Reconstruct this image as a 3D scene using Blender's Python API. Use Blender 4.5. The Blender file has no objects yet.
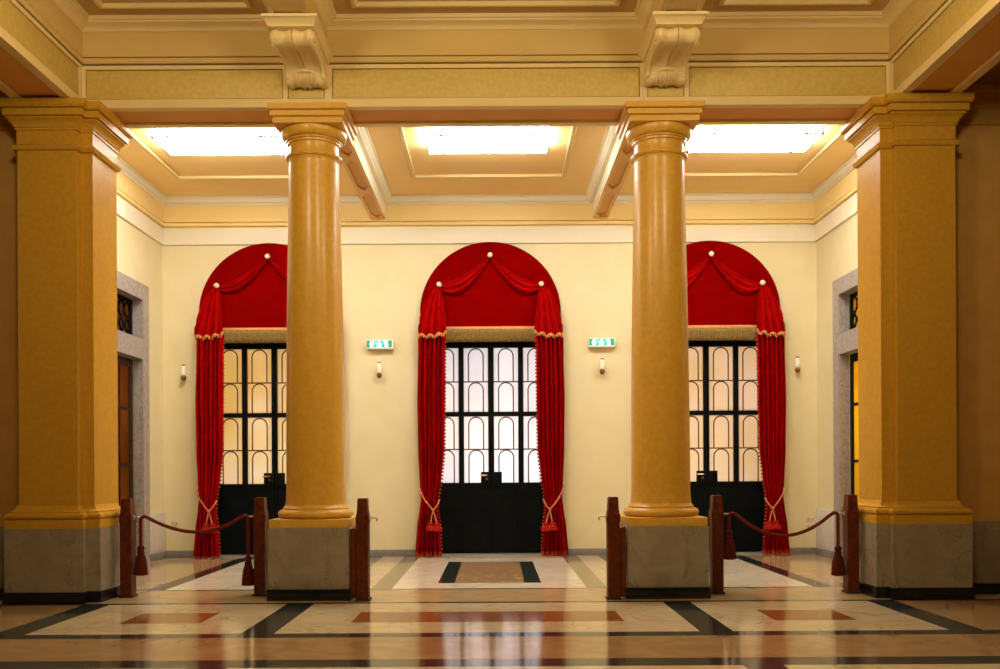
import bpy, bmesh, math, random
from mathutils import Vector
random.seed(4)
PI = math.pi
SC = bpy.context.scene
COL = SC.collection

# ------------------------------------------------------------------ camera, world, exposure
cam_data = bpy.data.cameras.new('camera')
cam = bpy.data.objects.new('camera', cam_data)
COL.objects.link(cam)
cam.location = (0.068, 0.0, 1.2)
cam.rotation_euler = (PI / 2, 0.0055, 0.0)
cam_data.sensor_width = 36.0
cam_data.lens = 950 * 36.0 / 1000.0
cam_data.shift_x = (500 - 495.3) / 1000.0
cam_data.shift_y = (470 - 334.5) / 1000.0
cam_data.clip_start = 0.05
SC.camera = cam

world = bpy.data.worlds.new('world')
SC.world = world
world.use_nodes = True
bg = world.node_tree.nodes['Background']
bg.inputs[0].default_value = (0.55, 0.68, 1.0, 1)
bg.inputs[1].default_value = 0.35

SC.view_settings.view_transform = 'Standard'
SC.view_settings.look = 'None'
SC.view_settings.exposure = 0.0
SC.view_settings.gamma = 1.0
SC.view_settings.use_curve_mapping = False

SKY_L = 31.5          # skylight diffuser radiance
LAMP_W = 112.0       # each hall chandelier
def area_light(name, loc, rot, sx, sy, watts, color):
    d = bpy.data.lights.new(name, 'AREA')
    d.shape = 'RECTANGLE'; d.size = sx; d.size_y = sy
    d.energy = watts; d.color = color
    o = bpy.data.objects.new(name, d); COL.objects.link(o)
    o.location = loc; o.rotation_euler = rot
    return o
def point_light(name, loc, r, watts, color):
    d = bpy.data.lights.new(name, 'POINT')
    d.shadow_soft_size = r; d.energy = watts; d.color = color
    o = bpy.data.objects.new(name, d); COL.objects.link(o)
    o.location = loc
    return o
WARM = (1.0, 0.82, 0.50)
for lx in (-2.5, 0.0, 2.5):
    point_light('hall_lamp', (lx, 5.5, 4.70), 0.30, LAMP_W, WARM)
# daylight and warm light panels outside the three entrance doors (facing the doors)
FACE_IN = (-PI / 2, 0, 0)
area_light('daylight_outside_centre', (0.15, 15.2, 1.9), FACE_IN, 1.6, 3.4, 37, (1.0, 0.93, 0.92))
area_light('daylight_low_centre', (0.3, 14.5, 0.9), FACE_IN, 1.2, 0.7, 5, (0.6, 0.8, 1.0))
area_light('warm_tint_centre', (-0.2, 14.3, 1.72), FACE_IN, 1.0, 0.3, 5.0, (1.0, 0.5, 0.12))  # unseen warm panel, added to turn the middle panes orange
area_light('light_outside_left', (-3.4, 15.2, 2.2), FACE_IN, 1.8, 3.0, 34, (1.0, 0.56, 0.12))
area_light('daylight_low_left', (-2.6, 14.6, 0.9), FACE_IN, 0.6, 0.8, 7, (0.7, 0.85, 1.0))
area_light('light_outside_right', (3.0, 15.2, 2.0), FACE_IN, 1.8, 3.2, 36, (1.0, 0.62, 0.33))
area_light('daylight_low_right', (2.7, 14.6, 0.9), FACE_IN, 0.6, 0.8, 5, (0.7, 0.8, 1.0))
area_light('room_light_right', (5.75, 11.4, 1.8), (0, PI / 2, 0), 2.6, 1.8, 36, (1.0, 0.85, 0.25))
area_light('room_light_left', (-5.75, 11.4, 1.8), (0, -PI / 2, 0), 2.6, 1.8, 1.3, (1.0, 0.55, 0.25))

# ------------------------------------------------------------------ materials
def lin(c):
    return tuple(((v / 255.0) / 12.92 if v / 255.0 <= 0.04045 else ((v / 255.0 + 0.055) / 1.055) ** 2.4) for v in c)

def mat(name, c1, c2=None, scale=4.0, rough=0.5, spec=0.5, metal=0.0, coat=0.0, detail=6.0, vein=None,
        bump=0.0, bump_scale=60.0, sheen=0.0, distort=0.0, ramp=(0.35, 0.65), coat_rough=0.1):
    m = bpy.data.materials.new(name); m.use_nodes = True
    nt = m.node_tree; b = nt.nodes['Principled BSDF']
    b.inputs['Roughness'].default_value = rough
    b.inputs['Specular IOR Level'].default_value = spec
    b.inputs['Metallic'].default_value = metal
    b.inputs['Coat Weight'].default_value = coat
    b.inputs['Coat Roughness'].default_value = coat_rough
    if sheen:
        b.inputs['Sheen Weight'].default_value = sheen
        b.inputs['Sheen Roughness'].default_value = 0.4
        b.inputs['Sheen Tint'].default_value = (1, 0.3, 0.25, 1)
    tc = nt.nodes.new('ShaderNodeTexCoord')
    if c2 is None:
        b.inputs['Base Color'].default_value = (*c1, 1)
    else:
        n = nt.nodes.new('ShaderNodeTexNoise')
        n.inputs['Scale'].default_value = scale; n.inputs['Detail'].default_value = detail
        n.inputs['Distortion'].default_value = distort
        nt.links.new(tc.outputs['Object'], n.inputs['Vector'])
        r = nt.nodes.new('ShaderNodeValToRGB')
        r.color_ramp.elements[0].position = ramp[0]; r.color_ramp.elements[0].color = (*c1, 1)
        r.color_ramp.elements[1].position = ramp[1]; r.color_ramp.elements[1].color = (*c2, 1)
        nt.links.new(n.outputs['Fac'], r.inputs['Fac'])
        out = r.outputs['Color']
        if vein:
            vc, vs, vw = vein
            v = nt.nodes.new('ShaderNodeTexNoise')
            v.inputs['Scale'].default_value = vs; v.inputs['Detail'].default_value = 5; v.inputs['Distortion'].default_value = 1.2
            nt.links.new(tc.outputs['Object'], v.inputs['Vector'])
            rr = nt.nodes.new('ShaderNodeValToRGB')
            e = rr.color_ramp.elements
            e[0].position = 0.5 - vw; e[0].color = (0, 0, 0, 1)
            e[1].position = 0.5 + vw; e[1].color = (0, 0, 0, 1)
            k = e.new(0.5); k.color = (1, 1, 1, 1)
            nt.links.new(v.outputs['Fac'], rr.inputs['Fac'])
            mx = nt.nodes.new('ShaderNodeMix'); mx.data_type = 'RGBA'
            nt.links.new(rr.outputs['Color'], mx.inputs['Factor'])
            nt.links.new(out, mx.inputs[6])
            mx.inputs[7].default_value = (*vc, 1)
            out = mx.outputs[2]
        nt.links.new(out, b.inputs['Base Color'])
    if bump:
        n2 = nt.nodes.new('ShaderNodeTexNoise'); n2.inputs['Scale'].default_value = bump_scale; n2.inputs['Detail'].default_value = 3
        nt.links.new(tc.outputs['Object'], n2.inputs['Vector'])
        bp = nt.nodes.new('ShaderNodeBump'); bp.inputs['Strength'].default_value = bump; bp.inputs['Distance'].default_value = 0.01
        nt.links.new(n2.outputs['Fac'], bp.inputs['Height'])
        nt.links.new(bp.outputs['Normal'], b.inputs['Normal'])
    return m

def emat(name, col, strength):
    m = bpy.data.materials.new(name); m.use_nodes = True
    b = m.node_tree.nodes['Principled BSDF']
    b.inputs['Base Color'].default_value = (*col, 1)
    b.inputs['Emission Color'].default_value = (*col, 1)
    b.inputs['Emission Strength'].default_value = strength
    return m

def glassmat(name, c1, c2, scale):
    """obscured glass: daylight from outside is scattered through it"""
    m = bpy.data.materials.new(name); m.use_nodes = True
    nt = m.node_tree
    for n in list(nt.nodes): nt.nodes.remove(n)
    out = nt.nodes.new('ShaderNodeOutputMaterial')
    tr = nt.nodes.new('ShaderNodeBsdfTranslucent')
    gl = nt.nodes.new('ShaderNodeBsdfGlossy'); gl.inputs['Roughness'].default_value = 0.15
    mx = nt.nodes.new('ShaderNodeMixShader'); mx.inputs[0].default_value = 0.04
    tc = nt.nodes.new('ShaderNodeTexCoord')
    n = nt.nodes.new('ShaderNodeTexNoise'); n.inputs['Scale'].default_value = scale
    nt.links.new(tc.outputs['Object'], n.inputs['Vector'])
    r = nt.nodes.new('ShaderNodeValToRGB')
    r.color_ramp.elements[0].position = 0.3; r.color_ramp.elements[0].color = (*c1, 1)
    r.color_ramp.elements[1].position = 0.7; r.color_ramp.elements[1].color = (*c2, 1)
    nt.links.new(n.outputs['Fac'], r.inputs['Fac'])
    nt.links.new(r.outputs['Color'], tr.inputs['Color'])
    nt.links.new(tr.outputs[0], mx.inputs[1]); nt.links.new(gl.outputs[0], mx.inputs[2])
    nt.links.new(mx.outputs[0], out.inputs[0])
    return m

M = {}
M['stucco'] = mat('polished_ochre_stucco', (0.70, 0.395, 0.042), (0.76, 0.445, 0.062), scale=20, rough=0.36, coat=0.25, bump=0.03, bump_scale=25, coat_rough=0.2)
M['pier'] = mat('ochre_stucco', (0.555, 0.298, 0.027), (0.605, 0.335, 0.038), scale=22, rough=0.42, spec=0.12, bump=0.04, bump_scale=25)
M['panel'] = mat('ochre_panel', (0.62, 0.46, 0.12), (0.70, 0.525, 0.155), scale=26, rough=0.5)
M['trim'] = mat('warm_stone_trim', (0.78, 0.61, 0.29), (0.82, 0.65, 0.32), scale=5, rough=0.5)
M['frieze'] = mat('tan_plaster', (0.66, 0.47, 0.165), (0.69, 0.49, 0.18), scale=3, rough=0.6)
M['cream'] = mat('cream_wall_plaster', (0.77, 0.69, 0.41), (0.80, 0.725, 0.46), scale=3, rough=0.6)
M['pale'] = mat('pale_cream_plaster', (0.86, 0.81, 0.63), (0.88, 0.83, 0.67), scale=3, rough=0.6)
M['vfrieze'] = mat('straw_plaster', (0.92, 0.72, 0.30), (0.94, 0.75, 0.33), scale=3, rough=0.6)
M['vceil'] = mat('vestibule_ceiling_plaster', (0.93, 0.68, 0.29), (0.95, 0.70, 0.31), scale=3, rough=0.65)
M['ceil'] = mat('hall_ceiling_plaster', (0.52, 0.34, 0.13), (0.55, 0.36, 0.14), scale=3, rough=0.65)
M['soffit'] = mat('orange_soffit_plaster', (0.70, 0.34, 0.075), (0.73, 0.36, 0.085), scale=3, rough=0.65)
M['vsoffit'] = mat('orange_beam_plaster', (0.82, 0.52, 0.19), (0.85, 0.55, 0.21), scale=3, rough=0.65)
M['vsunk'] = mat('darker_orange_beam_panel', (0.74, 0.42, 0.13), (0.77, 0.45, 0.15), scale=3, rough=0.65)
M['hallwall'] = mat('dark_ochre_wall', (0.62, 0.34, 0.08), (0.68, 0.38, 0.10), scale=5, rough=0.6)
M['hallfar'] = mat('brown_far_wall', (0.10, 0.06, 0.025), (0.13, 0.08, 0.035), scale=5, rough=0.7)  # unseen hall walls, kept dark to cut the light they bounce back
M['dado'] = mat('grey_veined_marble', (0.29, 0.25, 0.18), (0.36, 0.31, 0.23), scale=5, rough=0.13, vein=((0.22, 0.19, 0.14), 1.2, 0.008), distort=1.0)
M['paledado'] = mat('pale_grey_marble', (0.62, 0.58, 0.54), (0.72, 0.68, 0.63), scale=6, rough=0.3, distort=1.0)
M['greystone'] = mat('grey_marble_surround', (0.30, 0.27, 0.255), (0.42, 0.385, 0.37), scale=14, rough=0.4, distort=1.5, vein=((0.48, 0.45, 0.43), 9, 0.02))
M['blackstone'] = mat('black_skirting_stone', (0.008, 0.009, 0.009), (0.014, 0.015, 0.015), scale=12, rough=0.2)
M['greyskirt'] = mat('grey_skirting_stone', (0.20, 0.19, 0.19), (0.27, 0.26, 0.25), scale=10, rough=0.35)
FR = 0.11
M['f_white'] = mat('white_marble_floor', (0.78, 0.71, 0.56), (0.88, 0.82, 0.66), scale=2.5, rough=FR, distort=1.5, vein=((0.62, 0.55, 0.43), 1.6, 0.012))
M['f_cream'] = mat('cream_marble_floor', (0.60, 0.48, 0.29), (0.70, 0.57, 0.36), scale=2.5, rough=FR, distort=1.5, vein=((0.45, 0.35, 0.22), 1.4, 0.012))
M['f_beige'] = mat('beige_marble_floor', (0.48, 0.34, 0.17), (0.58, 0.42, 0.22), scale=2.5, rough=FR, distort=1.5)
M['f_brown'] = mat('brown_marble_floor', (0.34, 0.205, 0.09), (0.43, 0.27, 0.125), scale=2.5, rough=FR, distort=1.5)
M['f_olive'] = mat('olive_marble_floor', (0.24, 0.21, 0.115), (0.31, 0.27, 0.155), scale=8, rough=FR, distort=1)
M['f_green'] = mat('dark_green_marble_floor', (0.016, 0.021, 0.019), (0.045, 0.053, 0.047), scale=9, rough=FR, distort=2)
M['f_orange'] = mat('orange_breccia_floor', (0.27, 0.095, 0.028), (0.36, 0.14, 0.045), scale=4, rough=FR, distort=2)
M['f_tan'] = mat('mottled_tan_breccia_floor', (0.34, 0.19, 0.085), (0.58, 0.37, 0.20), scale=9, rough=FR, distort=2.5)
M['f_grey'] = mat('grey_threshold_stone', (0.30, 0.29, 0.26), (0.38, 0.36, 0.33), scale=5, rough=0.25)
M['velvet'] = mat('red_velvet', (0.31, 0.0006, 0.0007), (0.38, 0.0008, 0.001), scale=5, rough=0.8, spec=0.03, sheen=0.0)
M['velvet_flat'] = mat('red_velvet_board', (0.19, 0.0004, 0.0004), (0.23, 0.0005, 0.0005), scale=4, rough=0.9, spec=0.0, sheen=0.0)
M['gimp'] = mat('gold_gimp_braid', (0.72, 0.30, 0.10), (0.80, 0.42, 0.16), scale=80, rough=0.6, spec=0.06)
M['fringe'] = mat('gold_bullion_fringe', (0.22, 0.145, 0.045), (0.42, 0.29, 0.10), scale=60, rough=0.55, spec=0.06)
M['pompom'] = mat('red_gold_tuft', (0.40, 0.02, 0.008), (0.52, 0.09, 0.028), scale=50, rough=0.8, spec=0.06)
M['cord'] = mat('pink_gold_cord', (0.56, 0.19, 0.075), (0.68, 0.29, 0.13), scale=60, rough=0.6, spec=0.06)
M['tassel'] = mat('scarlet_tassel', (0.33, 0.010, 0.005), (0.42, 0.02, 0.009), scale=60, rough=0.8, spec=0.06)
M['knob'] = mat('ivory_rosette', (0.80, 0.68, 0.48), rough=0.35)
M['iron'] = mat('black_green_painted_iron', (0.003, 0.0045, 0.005), (0.005, 0.0075, 0.008), scale=6, rough=0.45, spec=0.1)
M['thin'] = mat('brown_glazing_bar', (0.10, 0.055, 0.03), rough=0.5)
M['brass'] = mat('worn_brass', (0.55, 0.36, 0.16), rough=0.3, metal=1.0)
M['bronze'] = mat('brown_bronze', (0.22, 0.10, 0.03), rough=0.4, metal=0.3)
M['steel'] = mat('dull_steel_hook', (0.45, 0.40, 0.34), rough=0.35, metal=1.0)
M['wood'] = mat('red_brown_varnished_wood', (0.085, 0.018, 0.005), (0.15, 0.033, 0.008), scale=14, rough=0.42, spec=0.15, coat=0.04, distort=1.0)
M['darkwood'] = mat('dark_stained_wood', (0.025, 0.012, 0.007), (0.045, 0.02, 0.011), scale=12, rough=0.45)
M['rope'] = mat('dark_red_rope', (0.13, 0.016, 0.010), (0.20, 0.03, 0.018), scale=120, rough=0.75, spec=0.06)
M['ropetassel'] = mat('maroon_tassel', (0.075, 0.012, 0.008), (0.12, 0.02, 0.012), scale=90, rough=0.85, spec=0.06)
M['plastic'] = mat('white_plastic', (0.75, 0.68, 0.55), rough=0.4)
M['tubeglass'] = emat('white_glass_tube', (0.95, 0.88, 0.78), 0.12)
M['diffuser'] = emat('white_skylight_diffuser', (1.0, 0.965, 0.90), SKY_L)
M['lead'] = mat('dark_skylight_bar', (0.10, 0.05, 0.03), rough=0.6)
M['signwhite'] = emat('exit_sign_white', (0.80, 1.0, 1.0), 0.42)
M['signgreen'] = emat('exit_sign_green', (0.015, 0.36, 0.20), 0.3)
M['signteal'] = emat('exit_sign_teal', (0.02, 0.55, 0.48), 0.45)
M['glass_c'] = glassmat('obscured_glass_centre', (0.90, 0.88, 0.88), (1.0, 0.97, 0.95), 1.4)
M['glass_l'] = glassmat('obscured_glass_left', (0.88, 0.76, 0.42), (1.0, 0.92, 0.75), 1.2)
M['glass_r'] = glassmat('obscured_glass_right', (0.92, 0.80, 0.55), (1.0, 0.90, 0.75), 1.2)
M['amber'] = glassmat('amber_glass', (0.85, 0.60, 0.12), (1.0, 0.74, 0.20), 2.0)

# ------------------------------------------------------------------ mesh helpers
class MB:
    def __init__(self):
        self.bm = bmesh.new(); self.mats = []
    def mi(self, m):
        if m is None: return 0
        if m not in self.mats: self.mats.append(m)
        return self.mats.index(m)
    def box(self, x0, x1, y0, y1, z0, z1, m=None, bev=0.0):
        if x0 > x1: x0, x1 = x1, x0
        if y0 > y1: y0, y1 = y1, y0
        bm = self.bm; k = self.mi(m)
        v = [bm.verts.new((x, y, z)) for z in (z0, z1) for y in (y0, y1) for x in (x0, x1)]
        fs = [(0, 2, 3, 1), (4, 5, 7, 6), (0, 1, 5, 4), (2, 6, 7, 3), (0, 4, 6, 2), (1, 3, 7, 5)]
        faces = []
        for f in fs:
            q = bm.faces.new([v[i] for i in f]); q.material_index = k; faces.append(q)
        if bev:
            es = list({e for f in faces for e in f.edges})
            bmesh.ops.bevel(bm, geom=es, offset=bev, segments=2, affect='EDGES', profile=0.5)
        return self
    def poly(self, pts, m=None, flip=False):
        k = self.mi(m)
        vs = [self.bm.verts.new(p) for p in (reversed(pts) if flip else pts)]
        f = self.bm.faces.new(vs); f.material_index = k
        return f
    def skin(self, loops, closed=True, m=None, smooth=False, cap0=False, cap1=False):
        """skin a list of point loops"""
        bm = self.bm; k = self.mi(m)
        L = [[bm.verts.new(p) for p in lp] for lp in loops]
        n = len(L[0])
        for a, b in zip(L[:-1], L[1:]):
            for i in range(n if closed else n - 1):
                j = (i + 1) % n
                try:
                    f = bm.faces.new((a[i], a[j], b[j], b[i])); f.material_index = k; f.smooth = smooth
                except ValueError:
                    pass
        if cap0:
            f = bm.faces.new(list(reversed(L[0]))); f.material_index = k
        if cap1:
            f = bm.faces.new(L[-1]); f.material_index = k
        return self
    def lathe(self, prof, c=(0, 0), n=32, m=None, sharp=(), ripple=None):
        """profile of (r, z); consecutive equal points split the shading"""
        bm = self.bm; k = self.mi(m)
        rings = []
        for i, (r, z) in enumerate(prof):
            ring = []
            for a in range(n):
                t = 2 * PI * a / n
                rr = r * (1 + (ripple * (1 if a % 2 else -1) if ripple else 0))
                ring.append(bm.verts.new((c[0] + rr * math.cos(t), c[1] + rr * math.sin(t), z)))
            rings.append(ring)
        for a, b in zip(rings[:-1], rings[1:]):
            for i in range(n):
                j = (i + 1) % n
                f = bm.faces.new((a[i], a[j], b[j], b[i])); f.material_index = k; f.smooth = True
        if prof[0][0] > 1e-6: bm.faces.new(list(reversed(rings[0]))).material_index = k
        if prof[-1][0] > 1e-6: bm.faces.new(rings[-1]).material_index = k
        return self
    def tube(self, path, r, n=8, m=None, closed=False):
        pts = [Vector(p) for p in path]
        loops = []
        up = Vector((0, 0, 1))
        N = len(pts)
        prev = None
        for i, p in enumerate(pts):
            if closed:
                t = (pts[(i + 1) % N] - pts[i - 1])
            else:
                t = pts[min(i + 1, N - 1)] - pts[max(i - 1, 0)]
            if t.length < 1e-9: t = Vector((0, 0, 1))
            t.normalize()
            if prev is None:
                ref = up if abs(t.z) < 0.9 else Vector((0, 1, 0))
                a = t.cross(ref).normalized()
            else:
                a = (prev - t * prev.dot(t))
                a = a.normalized() if a.length > 1e-6 else t.cross(up).normalized()
            prev = a
            b = t.cross(a)
            rr = r[i] if isinstance(r, (list, tuple)) else r
            loops.append([p + (a * math.cos(2 * PI * q / n) + b * math.sin(2 * PI * q / n)) * rr for q in range(n)])
        if closed: loops.append(loops[0])
        self.skin(loops, True, m, True, not closed, not closed)
        return self
    def ball(self, c, r, m=None, u=10, v=7, sz=1.0):
        bm = self.bm; k = self.mi(m)
        ret = bmesh.ops.create_uvsphere(bm, u_segments=u, v_segments=v, radius=r)
        for w in ret['verts']:
            w.co = Vector((w.co.x + c[0], w.co.y + c[1], w.co.z * sz + c[2]))
        for f in {f for w in ret['verts'] for f in w.link_faces}:
            f.smooth = True; f.material_index = k
        return self
    def build(self, name, material=None, parent=None, loc=None, recalc=True):
        if recalc: bmesh.ops.recalc_face_normals(self.bm, faces=self.bm.faces)
        me = bpy.data.meshes.new(name)
        self.bm.to_mesh(me); self.bm.free()
        me.set_sharp_from_angle(angle=math.radians(38))
        if material is not None: me.materials.append(material)
        for m in self.mats: me.materials.append(m)
        o = bpy.data.objects.new(name, me); COL.objects.link(o)
        if parent is not None: o.parent = parent
        if loc is not None: o.location = loc
        return o

def offset_path(path, d, closed):
    """offset a 2D path to its right-hand side by d with mitred corners"""
    n = len(path); out = []
    for i in range(n):
        p = Vector(path[i])
        if closed or 0 < i < n - 1:
            a = (p - Vector(path[i - 1])).normalized(); b = (Vector(path[(i + 1) % n]) - p).normalized()
        elif i == 0:
            a = b = (Vector(path[1]) - p).normalized()
        else:
            a = b = (p - Vector(path[i - 1])).normalized()
        na = Vector((a.y, -a.x)); nb = Vector((b.y, -b.x))
        m = (na + nb)
        m = m / max(m.dot(na), 1e-6) if m.length > 1e-6 else na
        out.append((p.x + m.x * d, p.y + m.y * d))
    return out

def sweep(mb, path, prof, closed=True, m=None):
    """moulding: prof is [(offset to the right of the path, z)]"""
    loops = []
    for off, z in prof:
        loops.append([(x, y, z) for x, y in offset_path(path, off, closed)])
    mb.skin(loops, closed, m)
    return mb

def arc(c, r, a0, a1, n):
    return [(c[0] + r * math.cos(math.radians(a0 + (a1 - a0) * i / n)), c[1] + r * math.sin(math.radians(a0 + (a1 - a0) * i / n))) for i in range(n + 1)]

def struct(o, kind='structure'):
    o['kind'] = kind
    return o
def empty(name, loc=(0, 0, 0), label=None, cat=None, group=None, rz=0.0):
    o = bpy.data.objects.new(name, None); COL.objects.link(o)
    o.empty_display_size = 0.1
    o.location = loc; o.rotation_euler = (0, 0, rz)
    return tag(o, label, cat, group)
def tag(o, label=None, cat=None, group=None):
    if label: o['label'] = label
    if cat: o['category'] = cat
    if group: o['group'] = group
    return o
def copy_tree(o, loc, label=None):
    """a copy of a thing with copies of its parts and sub-parts"""
    r = o.copy(); COL.objects.link(r); r.location = loc
    if label: r['label'] = label
    for ch in list(o.children):
        c = ch.copy(); COL.objects.link(c); c.parent = r
        for g in list(ch.children):
            d = g.copy(); COL.objects.link(d); d.parent = c
    return r

# ------------------------------------------------------------------ floor: inlaid marble, one polished plane
WX = 4.58           # half width of the vestibule
WY = 13.30           # rear wall
HX, HY0 = 6.6, -6.0  # the hall in front
def floor_kind(x, y):
    ax = abs(x)
    if y > 9.64:                                     # vestibule
        if y > WY: return 'f_grey'
        if ax < 0.99 and y < 12.95:
            if 10.1 < y < 12.45:
                if ax < 0.375: return 'f_tan'
                if ax < 0.55: return 'f_green'
            return 'f_white'
        if ax < 1.2: return 'f_olive' if y < 12.95 or ax > 0.99 else 'f_cream'
        if ax < 1.5: return 'f_cream'
        if ax < 1.72: return 'f_olive'
        if ax < 3.29: return 'f_white' if y < 12.95 else 'f_olive'
        if ax < 3.48: return 'f_green'
        return 'f_beige'
    if y > 9.575: return 'f_green'
    if y > 8.665: return 'f_beige'                   # between the columns
    if y > 8.58: return 'f_green'
    if ax > 3.665: return 'f_brown' if not (7.0 > y > 6.84) else 'f_green'
    def panel(y0, y1):
        if ax > 3.42 or 1.575 < ax < 1.82: return 'f_green'
        yc = (y0 + y1) / 2
        if abs(y - yc) < 0.275:
            if ax < 1.08: return 'f_orange'
            if 2.275 < ax < 2.92: return 'f_orange'
        return 'f_cream'
    if y > 7.02: return panel(7.02, 8.58 - 0.03)
    if y > 6.84: return 'f_green'
    if y > 6.04: return 'f_brown'
    if y > 5.80: return 'f_green'
    if y > 4.25: return panel(4.25, 5.80)
    if y > 4.05: return 'f_green'
    if y > 3.2: return 'f_brown'
    if y > 3.0: return 'f_green'
    if y > 1.4: return panel(1.4, 3.0)
    return 'f_brown'
fl = MB()
xs = sorted({s * v for s in (-1, 1) for v in (0.375, 0.55, 0.99, 1.08, 1.2, 1.5, 1.575, 1.72, 1.82, 2.275, 2.92, 3.29, 3.42, 3.48, 3.665, 5.0, HX)})
ys = sorted({HY0, 1.4, 1.925, 2.475, 3.0, 3.2, 4.05, 4.25, 4.75, 5.3, 5.8, 6.04, 6.84, 7.02, 7.51, 8.06, 8.58, 8.665, 9.575, 9.64, 10.1, 12.45, 12.95, WY, 13.75})
gv = {}
for i, x in enumerate(xs):
    for j, y in enumerate(ys): gv[i, j] = fl.bm.verts.new((x, y, 0))
for i in range(len(xs) - 1):
    for j in range(len(ys) - 1):
        f = fl.bm.faces.new((gv[i, j], gv[i + 1, j], gv[i + 1, j + 1], gv[i, j + 1]))
        f.material_index = fl.mi(M[floor_kind((xs[i] + xs[i + 1]) / 2, (ys[j] + ys[j + 1]) / 2)])
struct(fl.build('floor', recalc=False))

# ------------------------------------------------------------------ vestibule walls
DX = (-3.065, 0.012, 3.07)      # entrance doors
OH, OHZ = 0.90, 3.12         # half width and height of the openings
EH, EZ = 0.263, 4.605        # entablature half depth, underside
CY = 9.15                    # axis of the columns
CZ = 5.03                    # vestibule ceiling
wb = MB()
edges = [-5.0]
for dx in DX: edges += [dx - OH, dx + OH]
edges.append(5.0)
for k in range(0, len(edges), 2):
    wb.box(edges[k], edges[k + 1], WY, WY + 0.42, 0, OHZ)
wb.box(-5.0, 5.0, WY, WY + 0.42, OHZ, 5.6)
struct(wb.build('wall_back', M['cream']))

SY0, SYL, SYR, SZ1, TZ0, TZ1 = 10.19, 12.48, 12.37, 2.68, 2.945, 3.46    # side door and transom
def side_wall(s, name):
    SY1 = SYL if s < 0 else SYR
    w = MB()
    x0, x1 = s * WX, s * (WX + 0.40)
    y0, y1 = CY + 0.24, WY
    g = 0.08
    w.box(x0, x1, y0, SY0 - g, 0, 5.6); w.box(x0, x1, SY1 + g, y1 + 0.02, 0, 5.6)
    w.box(x0, x1, SY0 - g, SY1 + g, SZ1 + g, TZ0 - g); w.box(x0, x1, SY0 - g, SY1 + g, TZ1 + g, 5.6)
    struct(w.build(name, M['cream']))
side_wall(-1, 'wall_left'); side_wall(1, 'wall_right')

# frieze band and mouldings that run round the vestibule
room = [(-WX, CY + EH), (-WX, WY), (WX, WY), (WX, CY + EH)]
def room_trim(name, prof, m):
    t = MB(); sweep(t, room, prof, False, m); return struct(t.build(name))
room_trim('trim_1', [(0, 4.366), (0.020, 4.366), (0.030, 4.372), (0.030, 4.600), (0.006, 4.602)], M['pale'])
room_trim('trim_2', [(0.006, 4.602), (0.006, 4.618), (0.046, 4.622), (0.056, 4.635), (0.056, 4.662), (0.008, 4.665), (0.008, 4.682)], M['vfrieze'])
room_trim('trim_3', [(0.008, 4.682), (0.040, 4.684), (0.040, 4.93), (0, 4.93)], M['vfrieze'])
# skirting and dado pieces
sk = MB()
for a, b in ((-WX, DX[0] - OH), (DX[0] + OH, DX[1] - OH), (DX[1] + OH, DX[2] - OH), (DX[2] + OH, WX)):
    sk.box(a, b, WY - 0.022, WY, 0, 0.095, bev=0.004)
struct(sk.build('baseboard_back', M['greyskirt']))
for s, nm in ((-1, 'baseboard_left'), (1, 'baseboard_right')):
    SY1 = SYL if s < 0 else SYR
    sk = MB()
    sk.box(s * (WX - 0.045), s * WX, SY1 + 0.23, WY - 0.022, 0, 0.095, bev=0.004)
    sk.box(s * (WX - 0.045), s * WX, CY + 0.40, SY0 - 0.22, 0, 0.095, bev=0.004)
    struct(sk.build(nm, M['greyskirt']))
    dd = MB()
    dd.box(s * (WX - 0.028), s * WX, SY1 + 0.222, WY - 0.001, 0.095, 0.64, bev=0.004)
    dd.box(s * (WX - 0.028), s * WX, CY + 0.40, SY0 - 0.222, 0.095, 0.64, bev=0.004)
    struct(dd.build('trim_4' if s < 0 else 'trim_5', M['paledado']))

# ------------------------------------------------------------------ vestibule ceiling with three wells
BX, BH, BZ = 1.555, 0.108, 4.72      # ceiling beams: axis, half width, underside
WCX = (-3.08, 0.0, 3.08)             # well centres
WHX, WY0, WY1, WZ = 0.965, 9.89, 12.39, 5.058
SHX, SHY0, SHY1, SZ = 0.712, 10.70, 11.33, 4.966
vc = MB()
yA, yB = CY + 0.1, WY + 0.1
xe = [-5.0]
for c in WCX: xe += [c - WHX, c + WHX]
xe.append(5.0)
for k in range(0, len(xe), 2):
    vc.box(xe[k], xe[k + 1], yA, yB, CZ, 5.6)
for c in WCX:
    vc.box(c - WHX, c + WHX, yA, WY0, CZ, 5.6)
    vc.box(c - WHX, c + WHX, WY1, yB, CZ, 5.6)
    vc.box(c - WHX, c + WHX, WY0, WY1, WZ, 5.6)
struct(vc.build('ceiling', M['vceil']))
# lip moulding round each well, cornice of each coffer
tn = 6
cof = [(-WX, -BX - BH), (-BX + BH, BX - BH), (BX + BH, WX)]
for (c, (xa, xb)) in zip(WCX, cof):
    t = MB()
    rect = [(c - WHX, WY0), (c + WHX, WY0), (c + WHX, WY1), (c - WHX, WY1)]
    sweep(t, rect, [(0.0, CZ + 0.026), (-0.012, CZ + 0.02), (-0.012, CZ - 0.012), (0.03, CZ - 0.012), (0.045, CZ)], True)
    struct(t.build('trim_%d' % tn, M['trim'])); tn += 1
    t = MB()
    rect = [(xa, CY + EH), (xa, WY - 0.0), (xb, WY - 0.0), (xb, CY + EH)]
    sweep(t, rect, [(0.0, 4.905), (0.050, 4.912), (0.060, 4.935), (0.050, 4.945), (0.064, 4.950), (0.080, 4.985), (0.086, 5.0), (0.105, 5.004), (0.105, CZ)], True)
    struct(t.build('trim_%d' % tn, M['pale'])); tn += 1
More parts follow.
